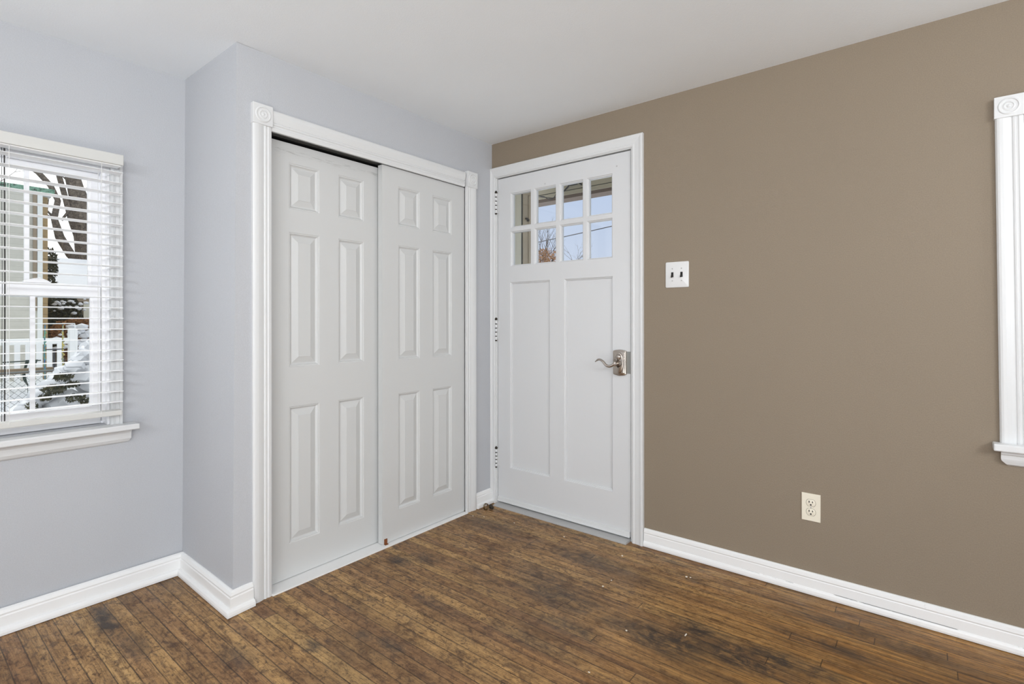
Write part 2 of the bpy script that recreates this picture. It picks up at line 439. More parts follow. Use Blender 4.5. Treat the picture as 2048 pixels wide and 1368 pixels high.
base_run('baseboard_closet', (0.016, -1.588), (0.006, -1.511), (1, -1), (1, 0), P1, 'stub of white baseboard left of the closet casing')
base_run('baseboard_corner', (0.0, -0.162), (0.0, -0.0), (1, 0), (1, 0), [(o*0.75, z) for o, z in P1], 'little white baseboard between closet and front door')
base_run('baseboard_right', (1.034, 0.0), (4.4, 0.0), (0, -1), (0, -1), P2, 'long white baseboard under the tan wall', 0.0, M_BASER)

# ------------------------------------------------------------ closet casing
CP = [(0, 0), (0, .013), (.005, .018), (.012, .0195), (.022, .0195), (.034, .017), (.044, .0135), (.047, .0115), (.050, .0145), (.055, .0155), (.058, .012), (.063, .0125), (.067, .0150), (.073, .014), (.080, .012), (.080, 0)]
t1 = empty('trim_1', (0.0, -0.84, 0.0), 'white fluted closet door casing with bullseye corner blocks', 'door casing', None, 'structure')
def vcasing(ya, yb, z0, z1, name, parent, xo=0.0):
    mb = MB(); k = (yb-ya)/0.080
    mb.rings([[(h+xo, ya+o*k, z) for o, h in CP] for z in (z0, z1)])
    return link(name, mb, M_TRIM, parent)
vcasing(-1.510, -1.432, 0.0, 1.966, 'side_casing', t1, 0.003)
vcasing(-0.163, -0.248, 0.0, 1.962, 'side_casing', t1, 0.001)
mb = MB()
mb.rings([[(h, y, 2.041-o*1.10) for o, h in CP] for y in (-1.430, -0.262)])
link('head_casing', mb, M_TRIM, t1)
def corner_block(yc, zc, w, h, parent, axis='x', d=0.024, org=(0, 0, 0)):
    mb = MB()
    if axis == 'x':
        mb.box(0, d, yc-w/2, yc+w/2, zc-h/2, zc+h/2, 0.0015)
        c = (d-0.001, yc, zc); ax = (1, 0, 0)
    else:
        mb.box(yc-w/2, yc+w/2, -d, 0, zc-h/2, zc+h/2, 0.0015)
        c = (yc, -(d-0.001), zc); ax = (0, -1, 0)
    b_ = link('corner_block', mb, M_TRIM, parent)
    mb = MB(); R = min(w, h)*0.40
    prof = [(R, 0), (R, .0015), (R*.92, .004), (R*.84, .0042), (R*.78, .0012), (R*.60, .0006), (R*.5, .0030), (R*.42, .0034), (R*.36, .0012), (R*.22, .001), (R*.14, .0036), (0.0001, .0044)]
    mb.lathe(prof, c, ax, 32)
    link('rosette', mb, M_TRIM, b_, smooth=True)
corner_block(-1.4705, 2.007, 0.082, 0.084, t1)
corner_block(-0.2045, 2.004, 0.088, 0.094, t1)
# black inside of the closet head and its track
mb = MB(); mb.box(-0.10, -0.0, -1.425, -0.243, 1.962, 1.972)
mb.box(-0.001, 0.0, -1.425, -0.243, 1.955, 1.972); mb.box(-0.046, -0.0445, -1.425, -0.243, 1.957, 1.972); mb.box(-0.0485, -0.046, -1.425, -0.243, 1.966, 1.972)
S(link('trim_2', mb, M_TRACKM), 'metal sliding door track under the closet head', 'door track')
mb = MB(); mb.box(-0.095, 0.024, -1.432, -0.248, 0.0, 0.0065, 0.001)
S(link('trim_3', mb, M_BASE), 'flat white floor strip under the closet doors', 'floor strip')
mb = MB(); mb.box(-0.105, -0.001, -0.2165, -0.2135, 0, 1.962)
mb.box(-0.105, -0.009, -1.4280, -1.4255, 0, 1.962)
S(link('trim_4', mb, M_TRIM), 'white closet door jambs behind the casing', 'jamb')

# ------------------------------------------------------------ closet doors
RAISED = [(0, 0), (.002, -.0022), (.006, -.0026), (.010, -.0085), (.0135, -.0115), (.0165, -.0115), (.043, -.0020), (.0440, -.0006)]
def closet_door(name, yl, yr, xf, z0, z1, ys, label, mat):
    e = empty(name, (xf, (yl+yr)/2, z0), label, 'closet door', None, 'structure')
    rows = [(0.160, 0.770), (0.948, 1.551), (1.656, 1.860)]
    rects = [(a, b_, c, d) for a, b_ in ys for c, d in rows]
    mb = MB()
    slab_face(mb, lambda u, v, d: (xf+d, u, v), yl, yr, z0, z1, rects, rings=RAISED)
    th = 0.034; bm = mb.bm
    c = [(xf, yl, z0), (xf, yr, z0), (xf, yr, z1), (xf, yl, z1)]; k = [(xf-th, q[1], q[2]) for q in c]
    for i in range(4):
        j = (i+1) % 4; bm.faces.new([bm.verts.new(q) for q in (c[i], c[j], k[j], k[i])])
    bm.faces.new([bm.verts.new(q) for q in k[::-1]])
    bmesh.ops.remove_doubles(bm, verts=bm.verts[:], dist=1e-5)
    link('door_panel', mb, mat, e)
    return e
closet_door('door_1', -1.424, -0.822, -0.057, 0.009, 1.946, [(-1.317, -1.170), (-1.069, -0.925)], 'left six-panel white sliding closet door, set behind the other', M_CDOOR1)
closet_door('door_2', -0.848, -0.2440, -0.008, 0.009, 1.9530, [(-0.745, -0.597), (-0.502, -0.352)], 'right six-panel white sliding closet door, in front', M_CDOOR)
mb = MB(); mb.box(-0.0075, -0.003, -0.838, -0.820, 0.0065, 0.034, 0.001); mb.box(-0.0075, 0.006, -0.838, -0.820, 0.0065, 0.009)
tag(link('door_guide', mb, M_RUST, origin=(-0.002, -0.829, 0.0065)), 'small brown plastic guide at the foot of the closet doors', 'door guide')

# ------------------------------------------------------------ front door, casing, threshold
t5 = empty('trim_5', (0.5, 0, 0), 'white mitred front door casing on the tan wall', 'door casing', None, 'structure')
DP = [(0, 0), (0, .018), (.003, .0215), (.010, .022), (.016, .0195), (.022, .0175), (.046, .0145), (.050, .0165), (.056, .0170), (.061, .0140), (.0625, .008), (.066, .008), (.066, 0)]
# left leg is cut by the corner, so its visible profile is narrower
xl, xr, zt = -0.0005, 1.0310, 2.1165
def ring(px, pz, mx, mz, kx=1.0, kz=1.0): return [(px+mx*o*kx, -h, pz+mz*o*kz) for o, h in DP]
mb = MB(); mb.rings([ring(xl, 0, 1, 0, .58), ring(xl, zt, 1, -1, .58)]); link('side_casing', mb, M_TRIM, t5)
mb = MB(); mb.rings([ring(xl, zt, 1, -1, .58), ring(xr, zt, -1, -1, 1)]); link('head_casing', mb, M_TRIM, t5)
mb = MB(); mb.rings([ring(xr, zt, -1, -1, 1), ring(xr, 0, -1, 0, 1)]); link('side_casing', mb, M_TRIM, t5)
mb = MB(); mb.box(D0, 0.043, 0.0, 0.13, 0, DZ); mb.box(0.958, D1, 0.0, 0.13, 0, DZ); mb.box(0.0425, 0.958, 0.0, 0.13, 2.0515, DZ)
mb.box(0.043, 0.055, 0.052, 0.066, 0, 2.05); mb.box(0.944, 0.958, 0.052, 0.066, 0, 2.05); mb.box(0.055, 0.944, 0.052, 0.066, 2.038, 2.05)
link('jamb', mb, M_TRIM, t5)
d3 = empty('door_3', (0.5, 0.006, 0.012), 'white front door with eight small panes over two tall panels', 'front door', None, 'structure')
X0, X1, Y, Z0, Z1 = 0.0465, 0.9530, 0.006, 0.018, 2.0455
ZS = 1.44
mb = MB(); F = lambda u, v, d: (u, Y-d, v)
FLATP = [(0, 0), (.002, -.0035), (.005, -.005), (.007, -.0105), (.010, -.0115), (.011, -.0165)]
slab_face(mb, F, X0, X1, Z0, ZS, [(.143, .442, .236, 1.392), (.541, .849, .236, 1.392)], rings=FLATP)
lw, mw = 0.15905, 0.022; lh = 0.2165; LX, LZ = 0.1464, 1.4905
lites = [(LX+i*(lw+mw), LX+i*(lw+mw)+lw, LZ+j*(lh+mw), LZ+j*(lh+mw)+lh) for i in range(4) for j in range(2)]
slab_face(mb, F, X0, X1, ZS, Z1, lites, hole=True, rings=[(0, 0), (.002, -.001), (.004, -.006), (.008, -.0085), (.0095, -.0185), (.0095, -.026), (.0085, -.035), (.004, -.040), (.0, -.044)])
bm = mb.bm
for (a, b_, c, d) in [(X0, X1, Z0, ZS)]:
    bm.faces.new([bm.verts.new((q[0], Y+.044, q[1])) for q in ((a, c), (b_, c), (b_, d), (a, d))])
us = sorted({X0, X1} | {r[0] for r in lites} | {r[1] for r in lites}); vs = sorted({ZS, Z1} | {r[2] for r in lites} | {r[3] for r in lites})
for a, b_ in zip(us, us[1:]):
    for c, d in zip(vs, vs[1:]):
        if not any(abs(r[0]-a) < 1e-6 and abs(r[2]-c) < 1e-6 for r in lites):
            bm.faces.new([bm.verts.new((q[0], Y+.044, q[1])) for q in ((a, c), (b_, c), (b_, d), (a, d))])
cc = [(X0, Z0), (X1, Z0), (X1, Z1), (X0, Z1)]
for i in range(4):
    p, q = cc[i], cc[(i+1) % 4]
    bm.faces.new([bm.verts.new(v) for v in ((p[0], Y, p[1]), (q[0], Y, q[1]), (q[0], Y+.044, q[1]), (p[0], Y+.044, p[1]))])
bmesh.ops.remove_doubles(bm, verts=bm.verts[:], dist=1e-5)
leaf = link('door_leaf', mb, M_FDOOR, d3)
for (a, b_, c, d) in lites:
    mb = MB(); mb.box(a+.0093, b_-.0093, Y+.0215, Y+.0245, c+.0093, d-.0093)
    link('glass_pane', mb, M_GLASS, d3)
for hx_, hz_, hr_ in ((.408, 1.962, .0035), (.874, 1.978, .0042), (.408, 1.955, .002)):
    mb = MB(); mb.lathe([(hr_, 0), (hr_*.8, .0006)], (hx_, Y-.0001, hz_), (0, -1, 0), 10)
    tag(link('nail_hole', mb, M_SCREW, d3), 'small grey nail mark')
# bottom sweep
mb = MB(); mb.box(X0+.002, X1-.001, Y-.010, Y+.003, .0215, .047, .002); mb.box(X0+.002, X1-.001, Y-.013, Y+.003, .0175, .0250, .001)
link('door_sweep', mb, M_TRIM, d3)
# hinges
for z0, z1 in ((1.831, 1.960), (1.031, 1.160), (0.233, 0.347)):
    hx, hy = 0.0425, -0.0095
    mb = MB(); hh = (z1-z0)/5
    mb.box(hx-.004, hx+.012, 0.0045, 0.0058, z0+.004, z1-.004)
    for k in range(5):
        mb.lathe([(.0060, 0), (.0078, .0012), (.0078, hh-.0055), (.0060, hh-.0045)], (hx, hy, z0+k*hh), (0, 0, 1), 14)
    hg = link('hinge', mb, M_TRIM, d3, smooth=True)
    mb = MB(); mb.lathe([(.0062, -.007), (.0066, 0), (.0066, z1-z0-.002), (.0085, z1-z0-.001), (.0085, z1-z0+.005), (.004, z1-z0+.012)], (hx, hy, z0), (0, 0, 1), 12)
    tag(link('hinge_pin', mb, M_RUBBER, hg, smooth=True), 'dark worn hinge pin')
# lock set
def ell(rx, rz, n=36, cx=0, cz=0, e=2.0):
    out = []
    for k in range(n):
        a = 2*PI*k/n; c, s_ = math.cos(a), math.sin(a)
        out.append((cx+rx*abs(c)**(2/e)*(1 if c >= 0 else -1), cz+rz*abs(s_)**(2/e)*(1 if s_ >= 0 else -1)))
    return out
LXc, LZc = 0.8955, 0.931
def plate_outline(hw, hh, arch, r=0.006):
    pts = []
    for k in range(13):
        a = -1+2*k/12; pts.append((a*(hw-r), hh + arch*(1-a*a)))
    pts.append((hw-r*.25, hh-r*.3)); pts.append((hw, hh-r))
    pts.append((hw, -hh+r)); pts.append((hw-r*.25, -hh+r*.3))
    for k in range(13):
        a = 1-2*k/12; pts.append((a*(hw-r), -hh - arch*(1-a*a)))
    pts.append((-hw+r*.25, -hh+r*.3)); pts.append((-hw, -hh+r)); pts.append((-hw, hh-r)); pts.append((-hw+r*.25, hh-r*.3))
    return pts
ux, uz, wy = (1, 0, 0), (0, 0, 1), (0, -1, 0)
mb = MB(); mb.prism(plate_outline(.0375, .064, .005), (LXc, Y, LZc), ux, uz, wy, .015, .003)
mb.prism(plate_outline(.032, .058, .004), (LXc, Y-.014, LZc), ux, uz, wy, .0045, .002)
ls = link('lock_plate', mb, M_NICKEL, d3, smooth=True)
mb = MB(); mb.prism(ell(.0265, .056), (LXc, Y-.014, LZc), ux, uz, wy, .0105, .004)
link('oval_boss', mb, M_NICKEL, ls, smooth=True)
mb = MB(); mb.lathe([(.016, 0), (.016, .004), (.0135, .009), (.0095, .012), (.0001, .0125)], (LXc-.001, Y-.021, LZc+.030), wy, 24)
mb.box(LXc-.0135, LXc+.0115, Y-.042, Y-.031, LZc+.0272, LZc+.0328, .002)
link('thumb_turn', mb, M_NICKEL, ls, smooth=True)
for dz in (.0135, -.0225):
    mb = MB(); mb.lathe([(.0042, 0), (.0042, .0006)], (LXc-.003, Y-.0240, LZc+dz), wy, 14)
    tag(link('screw_hole', mb, M_HOLE, ls), 'black screw hole')
mb = MB(); mb.lathe([(.019, 0), (.0185, .004), (.0125, .010), (.0105, .020), (.0105, .034), (.012, .040), (.0115, .048), (.0001, .050)], (LXc-.001, Y-.021, LZc-.004), wy, 24)
pts = []; rad = []
for k in range(19):
    s_ = k/18; x = LXc-.004-.113*s_
    z = LZc-.004 - .014*math.sin(min(1, s_*1.9)*PI)*(1-s_*.3) + .020*math.sin(max(0, (s_-.42)/.58)*PI*.86)**1.3
    pts.append((x, Y-.021-.042-.006*math.sin(s_*PI), z)); rad.append(.0088-.0040*s_ if s_ < .93 else .0028)
mb.tube(pts, rad, 10)
bmv = mb
link('lever', mb, M_NICKEL, ls, smooth=True)
mb = MB(); mb.box(.9300, .9675, Y-.0025, Y+.0005, .8745, .9905, .0008)
tag(link('latch_plate', mb, M_LATCH, d3), 'dull grey steel latch plate')
# threshold
mb = MB(); th = [(-.058, 0), (-.058, .004), (-.046, .0095), (-.020, .0115), (.06, .012), (.125, .012), (.125, 0)]
mb.rings([[(x, y, z) for y, z in th] for x in (.058, .9555)])
S(link('trim_6', mb, M_THRESH), 'grey metal threshold under the front door', 'threshold')

# ------------------------------------------------------------ light switch and outlet
sw = empty('light_switch', (1.2054, 0, 1.380), 'white double light switch plate with black toggles on tan wall', 'light switch')
def rrect(hw, hh, r, n=6):
    out = []
    for cx, cz, a0 in ((hw-r, hh-r, 0), (-hw+r, hh-r, 90), (-hw+r, -hh+r, 180), (hw-r, -hh+r, 270)):
        for k in range(n+1):
            a = math.radians(a0+90*k/n); out.append((cx+r*math.cos(a), cz+r*math.sin(a)))
    return out
mb = MB(); mb.prism(rrect(.058, .0635, .006), (1.2054, 0, 1.380), ux, uz, wy, .0065, .0035)
link('wall_plate', mb, M_PLATE, sw, smooth=True)
for dx in (-.023, .023):
    mb = MB(); mb.box(1.2054+dx-.0058, 1.2054+dx+.0058, -.0070, -.0060, 1.380-.0125, 1.380+.0125)
    tg = link('toggle_slot', mb, M_HOLE, sw)
    mb = MB(); mb.hexa([(1.2054+dx-.0045, -.006, 1.372), (1.2054+dx+.0045, -.006, 1.372), (1.2054+dx+.0045, -.006, 1.386), (1.2054+dx-.0045, -.006, 1.386),
                        (1.2054+dx-.0035, -.0185, 1.3655), (1.2054+dx+.0035, -.0185, 1.3655), (1.2054+dx+.0035, -.0175, 1.372), (1.2054+dx-.0035, -.0175, 1.372)])
    link('toggle', mb, M_TOGGLE, tg)
    for dz in (-.030, .030):
        mb = MB(); mb.lathe([(.0032, 0), (.0032, .0008), (.002, .0014), (.0001, .0015)], (1.2054+dx, -.0064, 1.380+dz), wy, 12)
        link('screw', mb, M_SCREW, sw, smooth=True)
ot = empty('wall_outlet', (1.7814, 0, .3647), 'ivory duplex wall outlet low on the tan wall', 'outlet')
mb = MB(); mb.prism(rrect(.0351, .0577, .0012, 2), (1.7814, 0, .3647), ux, uz, wy, .006, .003)
link('wall_plate', mb, M_IVORY, ot)
for dz in (-.0193, .0193):
    out = []
    for k in range(40):
        a = 2*PI*k/40; out.append((.0172*math.cos(a), max(-.0142, min(.0142, .0172*math.sin(a)))))
    mb = MB(); mb.prism(out, (1.7814, -.0055, .3647+dz), ux, uz, wy, .0022, .0008)
    rc = link('receptacle', mb, M_IVORY, ot, smooth=True)
    mb = MB()
    mb.box(1.7814-.0080, 1.7814-.0047, -.0082, -.0074, .3647+dz+.0005, .3647+dz+.0090)
    mb.box(1.7814+.0048, 1.7814+.0078, -.0082, -.0074, .3647+dz+.0012, .3647+dz+.0082)
    mb.lathe([(.0033, 0), (.0033, .0007)], (1.7814, -.0076, .3647+dz-.0075), wy, 14)
    tag(link('plug_slots', mb, M_HOLE, rc), 'dark plug slots')
    # dark joint line around each face
    mb = MB()
    R0 = [(x*1.07, z*1.08) for x, z in out]
    mb.prism(R0, (1.7814, -.0052, .3647+dz), ux, uz, wy, .0011, 0)
    link('joint', mb, material('outlet_joint', lin(132, 124, 106), 0.6), rc)
mb = MB(); mb.lathe([(.0028, 0), (.0028, .0008), (.0001, .0013)], (1.7814, -.0058, .3647), wy, 12)
link('screw', mb, M_SCREW, ot, smooth=True)

# ------------------------------------------------------------ door stop, crumbs
ds = empty('door_stop', (0.085, -0.125, 0), 'tarnished brass spring door stop on the floor in the corner', 'door stop')
mb = MB(); pts = []
for k in range(61):
    a = 2*PI*k/20; R = .0185; pts.append((.062+.016*k/60, -.138+R*math.cos(a)*1.0, .0205+R*math.sin(a)))
mb.tube(pts, .0016, 6); link('spring', mb, M_BRASS, ds, smooth=True)
mb = MB(); mb.lathe([(.011, 0), (.012, .004), (.009, .010), (.008, .022), (.010, .026), (.010, .032), (.0001, .034)], (.070, -.098, .0125), (1, -.5, 0), 16)
tag(link('rubber_tip', mb, M_RUBBER, ds, smooth=True), 'dark rubber tip')
crumbs = [(0.6556, -0.1735, .0050, 'cream paint crumb on the floor at the middle of the front door threshold'),
          (0.9990, -0.1820, .0055, 'cream paint crumb on the floor just past the threshold, towards the tan wall'),
          (1.3196, -0.1934, .0060, 'larger cream paint crumb beside a dark stain below the light switch'),
          (1.3360, -0.1880, .0045, 'smaller cream paint crumb next to the larger one below the light switch'),
          (1.0700, -0.4300, .0040, 'cream paint crumb on bare boards out from the front door'),
          (1.0660, -0.5000, .0055, 'pale paint crumb on the boards farther out than its neighbour before the door'),
          (1.4713, -0.6187, .0060, 'white sliver lying in the big dark floor stain'),
          (1.2890, -0.7300, .0045, 'tiny crumb at the left edge of the big dark floor stain'),
          (1.2950, -1.0150, .0045, 'cream crumb nearest the viewer, by the lower picture edge'),
          (0.3300, -0.1900, .0045, 'cream crumb on the floor near the hinge side of the front door'),
          (0.1350, -0.2300, .0045, 'cream crumb on the floor in front of the door stop'),
          (0.0750, -0.2600, .0040, 'tiny crumb by the foot of the right closet casing')]
for i, (x, y, r, lb) in enumerate(crumbs):
    mb = MB(); mb.ico((x, y, r*.45), r, 1, (1.0 if i != 6 else .45, .8 if i != 6 else 1.9, .45), .5, 2.0, i*3.1)
    tag(link('paint_crumb', mb, M_CRUMB, origin=(x, y, 0)), lb, 'crumb', 'paint crumbs scattered on the floor')

# ------------------------------------------------------------ window 1 (left wall)
w1 = empty('window_1', (DW, -2.237, 0.70), 'white double-hung window behind the blind', 'window', None, 'structure')
CF = DW+0.022
mb = MB()
mb.rings([[(DW+h, -1.8125-o, z) for o, h in ((0, 0), (0, .021), (.002, .023), (.011, .023), (.013, .017), (.024, .0155), (.026, .018), (.030, .018), (.032, .021), (.040, .021), (.0415, .018), (.0415, 0))] for z in (.718, 1.80)]); mb.box(DW, CF, -2.66, -2.62, 0.718, 1.80, .002); mb.box(DW, CF, -2.66, -1.8125, 1.80, 1.84, .002)
link('casing', mb, M_TRIM, w1)
mb = MB()   # jamb lining
mb.box(DW-.13, DW+.001, -1.862, -1.8545, .72, 1.80); mb.box(DW-.13, DW+.001, -2.62, -2.612, .72, 1.80); mb.box(DW-.13, DW+.001, -2.612, -1.862, 1.785, 1.80)
for xx in (-.565, -.588): mb.box(xx-.004, xx+.004, -1.872, -1.862, .73, 1.785); mb.box(xx-.004, xx+.004, -2.612, -2.602, .73, 1.785)
link('jamb', mb, M_VINYL, w1)
mb = MB(); mb.box(-.650, DW, -2.612, -1.862, .6962, .7193); mb.box(DW, -.452, -2.70, -1.7665, .696, .7195, .004)
# 
link('stool', mb, M_TRIM, w1)
mb = MB()
AP = [(0, 0), (0, -.002), (.031, 0), (.031, -.010), (.026, -.014), (.024, -.018), (.0225, -.020), (.0215, -.044), (.019, -.048), (.014, -.056), (.004, -.062), (0, -.062)]
AP = AP[2:]
mb.rings([[(DW, y, .696)] + [(DW+o, y+(0.016 if i > 5 and y > -2 else 0)*-(i-5)/5, .697+z) for i, (o, z) in enumerate(AP)] for y in (-2.69, -1.783)])
link('apron', mb, M_TRIM, w1)
def sash(name, xa, xb, z0, z1, top, bot, side, munt):
    mb = MB(); ya, yb = -2.602, -1.872
    mb.box(xa, xb, ya, yb, z0, z0+bot, .003); mb.box(xa, xb, ya, yb, z1-top, z1, .003)
    mb.box(xa, xb, ya, ya+side, z0+bot, z1-top, .003); mb.box(xa, xb, yb-side, yb, z0+bot, z1-top, .003)
    # glazing bead step
    mb.box(xa+.006, xb-.006, yb-side-.006, yb-side, z0+bot, z1-top); mb.box(xa+.006, xb-.006, ya+side, ya+side+.006, z0+bot, z1-top)
    s_ = link(name, mb, M_VINYL, w1)
    mb = MB()
    for m in munt: mb.box((xa+xb)/2-.007, (xa+xb)/2+.006, m-.0075, m+.0075, z0+bot, z1-top)
    link('muntin', mb, M_VINYL, s_)
    mb = MB(); mb.box((xa+xb)/2-.002, (xa+xb)/2+.002, ya+side, yb-side, z0+bot, z1-top)
    link('pane', mb, M_GLASS, s_)
sash('lower_sash', -.598, -.572, .722, 1.3060, .050, .077, .030, (-2.086, -2.318))
sash('upper_sash', -.632, -.606, 1.250, 1.785, .030, .040, .030, (-2.098, -2.340))
mb = MB()
mb.prism([(-.040, 0), (.040, 0), (.040, .004), (.028, .012), (.008, .020), (-.012, .016), (-.040, .006)], (-.592, -2.075, 1.3055), (0, 1, 0), (0, 0, 1), (1, 0, 0), .030, .003)
link('sash_lock', mb, M_VINYL, w1)
# blind
bl = empty('window_blind', (-.475, -2.237, 0.765), 'white horizontal slat blind hanging over the left window', 'blind')
mb = MB(); mb.box(-.4495, -.4385, -2.665, -1.8262, 1.7985, 1.8420, .003); link('valance', mb, M_BLIND_SHADED, bl)
mb = MB(); mb.box(-.503, -.4500, -2.655, -1.8330, 1.795, 1.8380, .001); link('headrail', mb, M_BLIND, bl)
slatmb = MB()
prof = [(-.025, -.0010), (-.0235, .0012), (-.010, .0021), (0, .0024), (.010, .0021), (.0235, .0012), (.025, -.0010), (.010, -.0004), (0, 0), (-.010, -.0004)]
slatmb.rings([[(-.475+a, y, 1.7697+b_+.030*a) for a, b_ in prof] for y in (-2.650, -1.8255)])
s0 = link('slat', slatmb, M_BLIND, bl)
for k in range(1, 23):
    c = s0.copy(); COL.objects.link(c); c.parent = bl; c.location = (0, random.uniform(-.0012, .0012), -.0432*k)
mb = MB(); mb.box(-.500, -.450, -2.650, -1.8285, .7640, .7850, .003); link('bottom_rail', mb, M_BLIND_SHADED, bl)
for y in (-1.898, -2.169, -2.40):
    mb = MB()
    for x in (-.4490, -.5015): mb.tube([(x, y, 1.80), (x, y, .775)], .0009, 5)
    link('ladder_cord', mb, M_CORD, bl)
mb = MB(); mb.tube([(-.515, -2.1735, 1.80), (-.516, -2.172, 1.3), (-.515, -2.173, .775)], .0021, 6)
mb.tube([(-.513, -2.181, 1.80), (-.513, -2.1795, 1.3), (-.514, -2.181, .775)], .0009, 5)
tag(link('lift_cord', mb, M_DCORD, bl), 'dark lift cords')

# ------------------------------------------------------------ window 2 (right edge)
w2 = empty('window_2', (2.85, 0, .70), 'white window at the right picture edge of the tan wall', 'window', None, 'structure')
def hcas(xa, xb, za, zb):
    mb = MB(); k = (xb-xa)/.080
    # leg leans out slightly towards its foot
    mb.rings([[(xa+o*k+dx, -h, z) for o, h in CP] for z, dx in ((za, .0125), (zb, 0))])
    return mb
link('side_casing', hcas(2.3510, 2.4240, .726, 1.862), M_TRIM, w2)
mb = MB(); mb.rings([[(x, -h, 1.935-o*.9) for o, h in CP] for x in (2.424, 3.29)]); link('head_casing', mb, M_TRIM, w2)
link('side_casing', hcas(3.36, 3.287, .726, 1.862), M_TRIM, w2)
corner_block(2.3860, 1.8990, .076, .074, w2, 'y'); corner_block(3.325, 1.8990, .076, .074, w2, 'y')
mb = MB(); mb.box(2.3440, 3.365, -.052, .0, .7015, .7265, .004); mb.box(2.43, 3.28, 0.0, .12, .7015, .7265); link('stool', mb, M_TRIM, w2)
mb = MB()
AQ = [(0, 0), (.026, 0), (.026, -.012), (.022, -.016), (.021, -.030), (.0195, -.036), (.015, -.048), (.004, -.054), (0, -.054)]
mb.rings([[(x+(1 if x < 3 else -1)*max(0, (-z-.034))*1.0, -o, .7015+z) for o, z in AQ] for x in (2.3650, 3.345)])
link('apron', mb, M_TRIM, w2)
mb = MB(); mb.box(2.430, 2.442, 0, .13, .7265, 1.86); mb.box(3.268, 3.28, 0, .13, .7265, 1.86); mb.box(2.442, 3.268, 0, .13, 1.848, 1.86); link('jamb', mb, M_TRIM, w2)
mb = MB()
for xa, xb in ((2.442, 2.482), (3.228, 3.268)): mb.box(xa, xb, .075, .105, .7265, 1.848)
for za, zb in ((.7265, .79), (1.26, 1.30), (1.80, 1.848)): mb.box(2.482, 3.228, .075, .105, za, zb)
link('sash_frame', mb, M_VINYL, w2)
mb = MB(); mb.box(2.482, 3.228, .088, .092, .79, 1.26); mb.box(2.482, 3.228, .088, .092, 1.30, 1.80); link('pane', mb, M_GLASS, w2)
mb = MB(); mb.box(2.4245, 2.4275, -.013, -.004, 1.835, 1.872, .001); tag(link('blind_bracket', mb, M_RUBBER, w2), 'dark blind bracket')
#OUTSIDE

# ------------------------------------------------------------ outside materials
def siding_build(base, step, dark, axis=2):
    def f(t, b):
        p = pos(t); s = t.new('ShaderNodeSeparateXYZ'); t.l.new(p, s.inputs[0])
        fr = t.math('FRACT', t.math('DIVIDE', s.outputs[axis], step))
        n = t.noise(p, 22, 4, 0.7)
        c = t.mix(t.range(n, 0.35, 0.7, 0, 0.25), base, dark)
        c = t.mix(t.range(fr, 0.03, 0.09, 0.55, 0.0), c, dark)
        t.l.new(c, b.inputs['Base Color'])
        t.l.new(t.bump(fr, 0.6, 0.006), b.inputs['Normal'])
    return f
M_SIDING = material('sage_beige_siding', rough=0.75, build=siding_build(lin(208, 204, 190), 0.052, lin(172, 168, 152)))
M_BOARD = material('pale_corner_board', lin(232, 233, 226), 0.7)
M_TANW = material('tan_clapboard', rough=0.8, build=siding_build(lin(176, 150, 108), 0.11, lin(112, 92, 66)))
M_BRBOARD = material('brown_board', lin(150, 134, 112), 0.8)
def gutter_build(t, b):
    n = t.noise(pos(t), 30, 6, 0.8)
    t.l.new(t.ramp(n, [(0.40, lin(140, 178, 154)), (0.52, lin(112, 152, 128)), (0.60, lin(54, 66, 56))]), b.inputs['Base Color'])
M_GUTTER = material('weathered_green_gutter', rough=0.7, build=gutter_build)
def bark_build(t, b):
    p = pos(t); n = t.noise(p, 26, 6, 0.75, 1.0)
    t.l.new(t.ramp(n, [(0.35, lin(62, 54, 46)), (0.55, lin(116, 104, 90)), (0.70, lin(150, 138, 122))]), b.inputs['Base Color'])
    t.l.new(t.bump(n, 0.6, 0.02), b.inputs['Normal'])
M_BARK = material('tree_bark', rough=0.9, build=bark_build)
M_TWIG = material('dark_twigs', lin(84, 74, 68), 0.9)
def leaf_build(a, c_):
    def f(t, b):
        n = t.noise(pos(t), 40, 3, 0.7); t.l.new(t.ramp(n, [(0.38, a), (0.64, c_)]), b.inputs['Base Color'])
    return f
M_EVER = material('evergreen_needles', rough=0.85, build=leaf_build(lin(38, 46, 32), lin(96, 92, 62)))
M_BROWNLEAF = material('brown_leaves', rough=0.8, build=leaf_build(lin(110, 76, 42), lin(186, 136, 86)))
M_SNOW = material('snow', lin(206, 207, 208), 0.6, 0, 0.3, paint_build(14, 0.3))
M_FENCE = material('white_picket_paint', lin(240, 240, 236), 0.6)
M_RAILW = material('weathered_brown_rail', lin(128, 112, 90), 0.85)
M_WIRE = material('galvanised_wire', lin(110, 112, 108), 0.6, 0.4)
M_ROPEB = material('blue_green_rope', rough=0.8, build=leaf_build(lin(66, 104, 150), lin(120, 170, 120)))
M_ROPEY = material('yellow_rope', rough=0.8, build=leaf_build(lin(206, 186, 80), lin(90, 120, 140)))
M_DARKBAR = material('dark_metal_bar', lin(44, 46, 52), 0.5)
M_DKGREEN = material('dark_green_plastic', lin(30, 52, 40), 0.5)
M_SAGE = material('sage_porch_paint', lin(208, 203, 182), 0.7)
M_TAUPE = material('taupe_porch_board', lin(172, 158, 134), 0.75)
M_TAUPE2 = material('brown_porch_fascia', lin(128, 112, 100), 0.8)
M_GROOVE = material('dark_joint', lin(40, 40, 32), 0.9)

